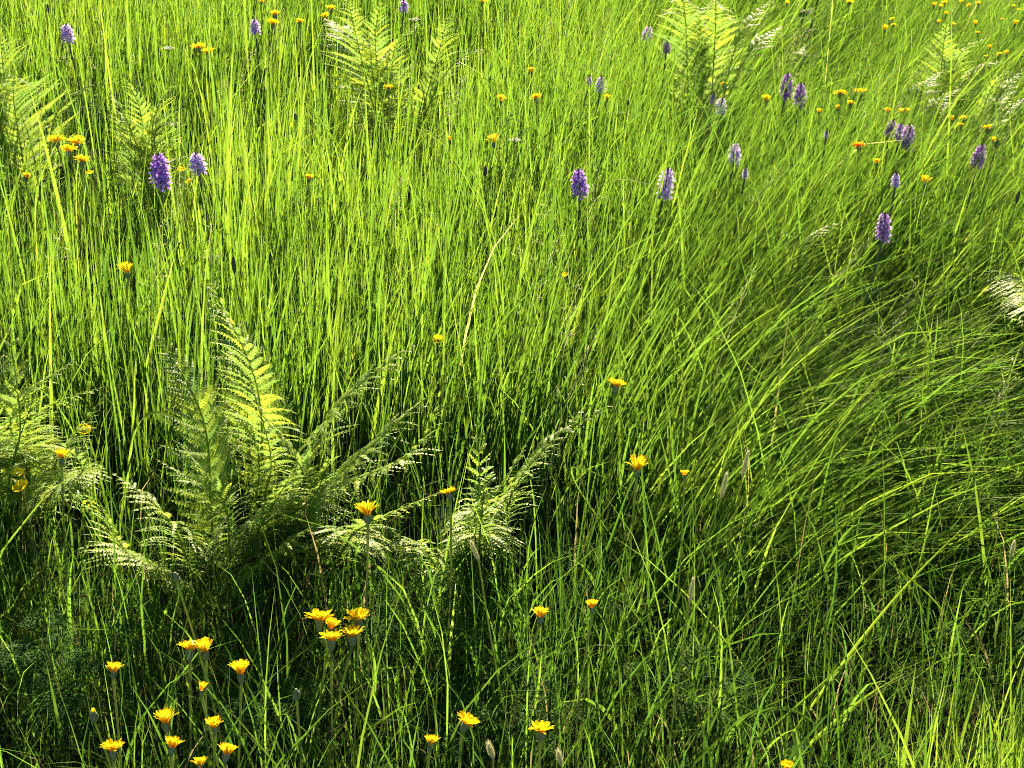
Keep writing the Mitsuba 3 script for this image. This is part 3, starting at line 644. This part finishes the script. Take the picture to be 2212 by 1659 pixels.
# ------------------------------------------------------------------ buttercups
def buttercup(u, v, px, label, h=None):
    h = h or (0.34 if v > 900 else 0.42)
    P = at(u, v, h); k = thing('buttercup', label, 'flower'); D = px / dist_scale(P)
    ax = unit([R.normal(0, 0.2), R.normal(-0.1, 0.2), 1]); c = P - ax * D * 0.2
    mb = MB(); tube(mb, stem_curve(c, (R.normal(0, 0.04), R.normal(0, 0.04))), 0.0011, 5); put(k, 'stem', mb, 'mat_stem')
    e1 = unit(np.cross(ax, [0.3, 1, 0.1])); e2 = np.cross(ax, e1)
    for i in range(5):
        a_ = 6.283 * i / 5 + 0.3; d = math.cos(a_) * e1 + math.sin(a_) * e2; tq = np.cross(ax, d)
        cv = np.stack([c + d * D * 0.03, c + d * D * 0.26 + ax * D * 0.10, c + d * D * 0.42 + ax * D * 0.24, c + d * D * 0.50 + ax * D * 0.40])
        mb = MB(); strap(mb, cv, tq, np.array([0.06, 0.24, 0.29, 0.12]) * D, R.random(), 0.2, ax); put(k, 'petal', mb, 'mat_butter')
    mb = MB(); ellipsoid(mb, c + ax * D * 0.14, np.array([0.12, 0.12, 0.12]) * D); put(k, 'centre', mb, 'mat_cup')
buttercup(946, 734, 22, 'bright yellow cup flower at the tip of the drooping fern frond')
buttercup(181, 929, 30, 'flat yellow cup flower right of the left-edge fern')
buttercup(38, 1022, 26, 'yellow cup flower at the left edge, upper of two below the fern')
buttercup(46, 1052, 36, 'larger yellow cup flower at the left edge, lower of two below the fern')
buttercup(194, 373, 16, 'dim small yellow cup flower under the four flat yellow heads')
buttercup(391, 366, 16, 'small yellow cup flower between the two left orchids')
buttercup(408, 392, 15, 'small yellow cup flower below the paler of the two left orchids')
buttercup(1220, 594, 16, 'small yellow cup flower alone in the middle of the grass')

# ------------------------------------------------------------------ orchids
def floret(mb, p, d, upv, s, u):
    """One floret: broad three-lobed lip, two wings, a hood. d points outwards."""
    tq = unit(np.cross(upv, d)); upv = np.cross(d, tq)
    def quadleaf(dirn, sidev, L, w0, w1, w2, bend):
        nn = np.cross(dirn, sidev)
        tt = np.array([0, 0.4, 0.75, 1.0]); cv = p + d * s * 0.15 + dirn * (tt * L)[:, None] + nn * (bend * L * tt ** 2)[:, None]
        strap(mb, cv, sidev, np.array([w0 * 0.5, w0, w1, w2]) * 0.5, u + R.normal(0, 0.05))
    lip = unit(d * 0.62 - upv * 0.75)
    quadleaf(lip, tq, s * 0.85, s * 0.5, s * 0.9, s * 0.30, 0.25)
    for sg in (-1, 1): quadleaf(unit(tq * sg * 0.9 + d * 0.4 + upv * 0.35), unit(upv - d * 0.3), s * 0.62, s * 0.26, s * 0.26, s * 0.04, 0.2 * sg)
    quadleaf(unit(upv * 0.8 + d * 0.65), tq, s * 0.55, s * 0.34, s * 0.30, s * 0.05, -0.3)
def orchid(u, v, hp, wp, label, mat, parts=False, group=None):
    P = at(u, v, 0.46); sc = dist_scale(P); Hh, Wd = 1.0 * hp / sc, 0.98 * wp / sc
    k = thing('orchid', label, 'orchid', group)
    tl = unit([R.normal(0.03, 0.06), R.normal(0, 0.05), 1.0]); b = P - tl * Hh / 2; t = P + tl * Hh / 2
    mb = MB(); C = stem_curve(b, (R.normal(0.02, 0.03), R.normal(0.02, 0.03))); tube(mb, C, np.linspace(0.0034, 0.0024, len(C)), 7); put(k, 'stem', mb, 'mat_dark_stem')
    for i in range(3):
        j = 2 + 2 * i; az = R.random() * 6.283; d = np.array([math.cos(az), math.sin(az), 0]); L = 0.12 - 0.025 * i; tt = np.linspace(0, 1, 6)[:, None]
        mb = MB(); strap(mb, C[j] + d * L * 0.55 * tt + np.array([0, 0, 1]) * L * (0.9 * tt - 0.35 * tt ** 2), np.cross([0, 0, 1], d), 0.009 * np.array([0.5, 0.9, 1, 0.85, 0.5, 0.03]), R.random(), 0.3, d); put(k, 'leaf', mb, 'mat_herb')
    mb = MB(); tube(mb, np.stack([b, P, t - tl * Hh * 0.06]), [0.0028, 0.0024, 0.001], 6)
    for i in range(7):                                      # unopened buds at the top
        a_ = i * 2.4; d = np.array([math.cos(a_), math.sin(a_), 0.0]); q = t - tl * Hh * (0.07 + 0.016 * i)
        tube(mb, np.stack([q, q + d * 0.0016 + tl * 0.003, q + d * 0.0012 * (1 + i * 0.2) + tl * 0.0065]), [0.001, 0.0017, 0.0003], 5, 0.2)
    for i in range(14):                                     # dark bracts between the florets
        a_ = i * 2.4 + 1; d = np.array([math.cos(a_), math.sin(a_), 0.0]); q = b + tl * Hh * (i / 16)
        strap(mb, np.stack([q, q + d * Wd * 0.28 + tl * 0.004, q + d * Wd * 0.42 + tl * 0.012]), np.cross(tl, d), [0.0015, 0.0018, 0.0002], 0.1)
    ks = put(k, 'flower_spike', mb, 'mat_dark_stem' if not parts else 'mat_dark_stem')
    n = int(30 + 18 * min(1, Hh / 0.07)); am = MB()
    for i in range(n):
        x = (i + 0.5) / n; a_ = i * 2.39996 + R.normal(0, 0.15); d0 = np.array([math.cos(a_), math.sin(a_), 0.0])
        rad = Wd * 0.5 * (0.86 + 0.12 * math.sin(math.pi * min(1, x * 1.1))) * (1 - 0.42 * x ** 7)
        q = b + tl * Hh * (0.03 + 0.9 * x)
        s = rad * 0.9 * (0.85 + 0.3 * R.random())
        mbf = MB() if parts else am
        floret(mbf, q + d0 * rad * 0.38, unit(d0 + tl * (0.05 + 0.3 * x)), tl, s, R.random())
        if parts: put(ks, 'floret', mbf, mat, smooth=False)
    if not parts: put(ks, 'florets', am, mat, smooth=False, kind='stuff')
pu, pa, dk = 'mat_orchid_purple', 'mat_orchid_pale', 'mat_orchid_dark'
for row in [
 (345, 367, 78, 42, 'vivid purple orchid in front of the dark hollow at the left, the taller of two', pu, True),
 (426, 351, 44, 34, 'shorter lilac orchid right of the vivid purple one', pa, True),
 (145, 71, 38, 28, 'pale lavender orchid alone in the top left corner', pa),
 (551, 57, 32, 22, 'lilac orchid beside the spreading yellow head near the top left', pa),
 (872, 13, 25, 20, 'lilac orchid touching the top edge over the shaggy fern', pa),
 (1251, 394, 62, 36, 'purple orchid in mid grass, left one of two standing level', pu, True),
 (1439, 394, 70, 34, 'pinkish purple orchid in mid grass, right one of two standing level', pa, True),
 (1298, 182, 34, 22, 'dusky lilac orchid with a white rim in the upper middle', pa),
 (1272, 173, 16, 14, 'tiny pale orchid left of the dusky lilac one', pa),
 (1399, 70, 30, 20, 'whitish lilac orchid left of the tall fern at the top, upper of two', pa),
 (1440, 100, 31, 18, 'dark purple orchid left of the tall fern at the top, lower of two', dk),
 (1558, 228, 36, 22, 'lilac orchid right of the middle with a smaller one leaning behind it', pa),
 (1540, 214, 24, 14, 'small dull orchid close behind the lilac one right of the middle', dk),
 (1699, 185, 56, 29, 'dark purple orchid under the tall dark stalks, left of a pair', dk, True),
 (1728, 205, 54, 26, 'dark purple orchid under the tall dark stalks, right and lower of a pair', dk, True),
 (1587, 331, 46, 26, 'lilac orchid half hidden by grass, below the small pair', pa),
 (1610, 373, 24, 13, 'small faded orchid sunk in grass below the half hidden lilac one', pa),
 (1924, 276, 38, 22, 'left and shortest orchid of the cluster of three', dk),
 (1944, 285, 40, 20, 'middle orchid of the cluster of three', pu),
 (1961, 295, 56, 29, 'right and tallest orchid of the cluster of three', dk, True),
 (1785, 289, 20, 10, 'faint lilac orchid almost covered by grass left of the orange flower', pa),
 (1935, 388, 32, 18, 'small greyish orchid alone under the cluster of three', pa),
 (2115, 336, 50, 28, 'dusky orchid on a long bare stalk near the right edge', dk, True),
 (1909, 489, 66, 31, 'dark purple orchid lowest of all on the right side', dk, True)]:
    orchid(*row)

# ------------------------------------------------------------------ furry grass heads and plantains
def seed_head(u, v, hp, wp, label, tilt=0.0, h=None, mat='mat_seed', name='foxtail_grass', cat='grass seed head', fur=True):
    h = h or (0.34 if v > 1500 else 0.46)
    P = at(u, v, h); sc = dist_scale(P); L, w = hp / sc, wp / sc
    k = thing(name, label, cat); ax = unit([math.tan(math.radians(tilt)), 0.05, 1.0]); b = P - ax * L / 2
    mb = MB(); tube(mb, stem_curve(b, (tilt * 0.004 + R.normal(0.01, 0.02), R.normal(0, 0.02))), 0.0011, 5); put(k, 'stem', mb, 'mat_stem' if fur else 'mat_dark_stem')
    mb = MB(); zz = np.linspace(0, 1, 9); tube(mb, b + ax * (zz * L)[:, None], w / 2 * (0.62 if fur else 1) * np.array([0.35, 0.7, 0.82, 0.85, 0.85, 0.8, 0.7, 0.5, 0.15]), 8)
    n = 520 if fur else 90
    for i in range(n):
        z0 = R.random(); a_ = R.random() * 6.283; d = np.array([math.cos(a_), math.sin(a_), 0]); r0 = w / 2 * np.interp(z0, zz, [0.35, 0.7, 0.82, 0.85, 0.85, 0.8, 0.7, 0.5, 0.15])
        p = b + ax * z0 * L + d * r0 * (0.55 if fur else 0.9); g = unit(d * 0.6 + ax); ln_ = w * (0.45 if fur else 0.18) * (0.7 + 0.6 * R.random()); tq = np.cross(g, d)
        mb.add([p - tq * w * 0.025, p + tq * w * 0.025, p + g * ln_], [[0, 1, 2]], [[R.random(), 0]] * 3)
    put(k, 'seed_head', mb, mat, smooth=False)
for row in [
 (1026, 1191, 52, 15, 'furry grass head leaning left in the dark grass under the small bright ferns', -18),
 (1564, 1050, 62, 15, 'furry grass head in the leaning grass, left of two', 8),
 (1610, 1003, 64, 15, 'furry grass head in the leaning grass, right and higher of two', 8),
 (1060, 1622, 44, 20, 'short furry grass head at the bottom below the tipped yellow flower', -14),
 (1209, 1638, 40, 19, 'short furry grass head cut near the bottom edge right of the spiky yellow flower', -10),
 (1494, 1275, 62, 15, 'long furry green grass head standing right of the shrivelled orange flower', 4),
 (2187, 1186, 38, 13, 'furry grass head beside the right edge over dark ground', 3)]:
    seed_head(*row)
for row in [
 (505, 571, 40, 11, 'dark plantain head in the tall grass above the tall fern frond', 0),
 (1048, 369, 24, 10, 'dark plantain head below the upright yellow cup', 4),
 (2199, 424, 30, 9, 'dark plantain head at the right edge', 6),
 (2153, 312, 22, 9, 'dark plantain head right of the right-edge orchid', 5),
 (1357, 222, 13, 6, 'tiny dark plantain head right of the dusky lilac orchid', 0),
 (103 / 1.0, 17, 18, 7, 'slim dark plantain head by the top edge above the lavender orchid', 0)]:
    seed_head(*row, h=0.47, mat='mat_plantain', name='plantain', cat='plantain', fur=False)

# ------------------------------------------------------------------ white umbels
def umbel(u, v, px, label):
    P = at(u, v, 0.5); D = px / dist_scale(P); k = thing('white_umbel', label, 'flower'); c = P - np.array([0, 0, D * 0.4])
    mb = MB(); tube(mb, stem_curve(c, (0.02, 0.02)), 0.0012, 5)
    fm = MB()
    for i in range(14):
        r = math.sqrt((i + 0.5) / 14) * D / 2; a_ = i * 2.4; q = c + np.array([r * math.cos(a_), r * math.sin(a_), D * 0.42 - r * 0.12]); tube(mb, bez([c, 0.5 * (c + q) + [0, 0, D * 0.03], q], 4), 0.0005, 4)
        for j in range(9):
            o = np.array([R.normal(0, D * 0.045), R.normal(0, D * 0.045), R.random() * D * 0.03]); s = D * 0.035; n1 = unit(R.normal(0, 1, 3)); n2 = unit(np.cross(n1, [0.2, 0.3, 1]))
            fm.add([q + o - n1 * s, q + o - n2 * s, q + o + n1 * s, q + o + n2 * s], [[0, 1, 2], [0, 2, 3]], [[R.random(), 0.5]] * 4)
    put(k, 'stem', mb, 'mat_stem'); put(k, 'florets', fm, 'mat_white', smooth=False, kind='stuff')
umbel(1112, 301, 26, 'small white flower umbel right of the upright yellow cup')
umbel(363, 103, 26, 'faded white flower umbel left of the two side-by-side yellow heads')
umbel(895, 41, 26, 'white flower umbel in the shaggy fern at the top')

# ------------------------------------------------------------------ the tall dark leafy plant at the top
k = thing('tall_leafy_plant', 'tall dark two-stalked plant with small leaves, reaching over the top edge', 'plant')
for (u0, u1, v0) in ((1690, 1715, 190), (1713, 1732, 190)):
    b = at(u0, v0 + 30, 0.02); top = b + np.array([0.13, 0.02, 1.0])
    C = bez([b, b * 0.55 + top * 0.45 + [0.01, 0, 0], top], 14); mb = MB(); tube(mb, C, np.linspace(0.0048, 0.0022, 14), 7); put(k, 'stalk', mb, 'mat_dark_stem')
    for i in range(16):
        s = 0.30 + 0.70 * i / 16; j = int(s * 12); p = C[j] + (C[j + 1] - C[j]) * (s * 12 - j); az = i * 2.1 + R.normal(0, 0.3); d = np.array([math.cos(az), math.sin(az), 0]); L = (0.09 - 0.05 * s) * (0.7 + 0.6 * R.random()); tt = np.linspace(0, 1, 6)[:, None]
        mb = MB(); strap(mb, p + d * L * tt + np.array([0, 0, 1]) * L * (0.45 * tt - 0.7 * tt ** 2), np.cross([0, 0, 1], d), L * 0.17 * np.array([0.25, 0.8, 1, 0.85, 0.5, 0.02]), R.random(), 0.2, np.array([0, 0, 1.0])); put(k, 'leaf', mb, 'mat_herb')

# ------------------------------------------------------------------ feathery low plants
def feather_leaf(mb, base, d, L, u, up=0.6):
    """A finely cut leaf: a stalk with forked side sprays."""
    tt = np.linspace(0, 1, 8)[:, None]; ax = base + d * L * tt + np.array([0, 0, 1]) * L * (up * tt - 0.5 * tt ** 2)
    tg = unit(np.gradient(ax, axis=0)); sd = unit(np.cross(tg, [0, 0, 1.0])); nn = np.cross(sd, tg)
    strap(mb, ax, sd, np.full(8, 0.0006), u)
    for i in range(2, 8):
        ln = L * 0.42 * (1 - (i - 2) / 7.5)
        for sg in (-1, 1):
            dd = unit(sd[i] * sg + tg[i] * 0.7); e = ax[i] + dd * ln - nn[i] * ln * 0.15
            for q in (0.3, 0.55, 0.8, 1.0):
                p = ax[i] + (e - ax[i]) * q
                for s2 in (-1, 0, 1):
                    g = unit(dd + s2 * 0.9 * unit(np.cross(dd, nn[i]))); l2 = ln * 0.36 * (1.15 - 0.5 * q) * (0.8 + 0.4 * R.random()); tq = np.cross(g, nn[i]) * l2 * 0.16
                    mb.add([p - tq * 0.5, p + g * l2 * 0.6 - tq, p + g * l2 + nn[i] * l2 * R.normal(0, 0.2), p + g * l2 * 0.6 + tq], [[0, 1, 2], [0, 2, 3]], [[u, q]] * 4)
def feather_plant(u, v, h, n, L, label, group=None):
    P = at(u, v, h); k = thing('feathery_plant', label, 'plant', group)
    b = np.array([P[0], P[1] + 0.02, float(ground_z(P[0], P[1] + 0.02))])
    mb = MB(); tube(mb, bez([b, 0.5 * (b + P) + [0.01, 0, 0], P], 8), 0.0014, 5); put(k, 'stem', mb, 'mat_stem')
    for i in range(n):
        az = i * 2.4 + R.normal(0, 0.3); d = np.array([math.cos(az), math.sin(az), 0]); q = b + (P - b) * (0.45 + 0.55 * (i + 1) / n)
        mb = MB(); feather_leaf(mb, q, d, L * (0.7 + 0.5 * R.random()), R.random()); put(k, 'leaf', mb, 'mat_herb', smooth=False)
for row in [
 (88, 1380, 0.24, 8, 0.09, 'sunlit feathery green plant left of the lone withered flower'),
 (120, 1425, 0.20, 7, 0.08, 'bright feathery plant just below the sunlit one at the lower left'),
 (205, 1475, 0.16, 8, 0.10, 'dark feathery plant under the lone withered flower'),
 (905, 1245, 0.22, 6, 0.09, 'shiny feathery plant in the dark grass above the group of five'),
 (915, 1345, 0.18, 8, 0.10, 'dark feathery plant right of the group of five yellow heads'),
 (1085, 1490, 0.15, 9, 0.11, 'feathery plant in deep shade above the spiky yellow flower'),
 (1110, 1590, 0.12, 7, 0.10, 'feathery plant at the bottom between the spiky flower and the short furry head'),
 (1540, 1450, 0.18, 7, 0.10, 'dark feathery plant at the foot of the leaning grass'),
 (130, 245, 0.26, 9, 0.11, 'light green feathery plant between the two bright ferns at the upper left'),
 (345, 300, 0.2, 8, 0.10, 'feathery plant under the V-shaped fern'),
 (560, 1490, 0.16, 8, 0.10, 'dark feathery plant behind the ragged flower on the curved stalk')]:
    feather_plant(*row)
# what nobody could count of the same green between the stems
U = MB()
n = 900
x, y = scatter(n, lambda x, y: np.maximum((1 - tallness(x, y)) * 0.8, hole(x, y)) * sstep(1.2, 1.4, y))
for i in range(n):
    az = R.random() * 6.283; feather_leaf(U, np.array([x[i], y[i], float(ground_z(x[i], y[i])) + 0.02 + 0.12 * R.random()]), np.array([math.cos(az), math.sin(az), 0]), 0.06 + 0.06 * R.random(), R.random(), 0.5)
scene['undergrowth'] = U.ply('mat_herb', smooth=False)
labels['undergrowth'] = {'label': 'low feathery undergrowth in the shade', 'kind': 'stuff'}
print('undergrowth', sum(len(f) for f in U.f))
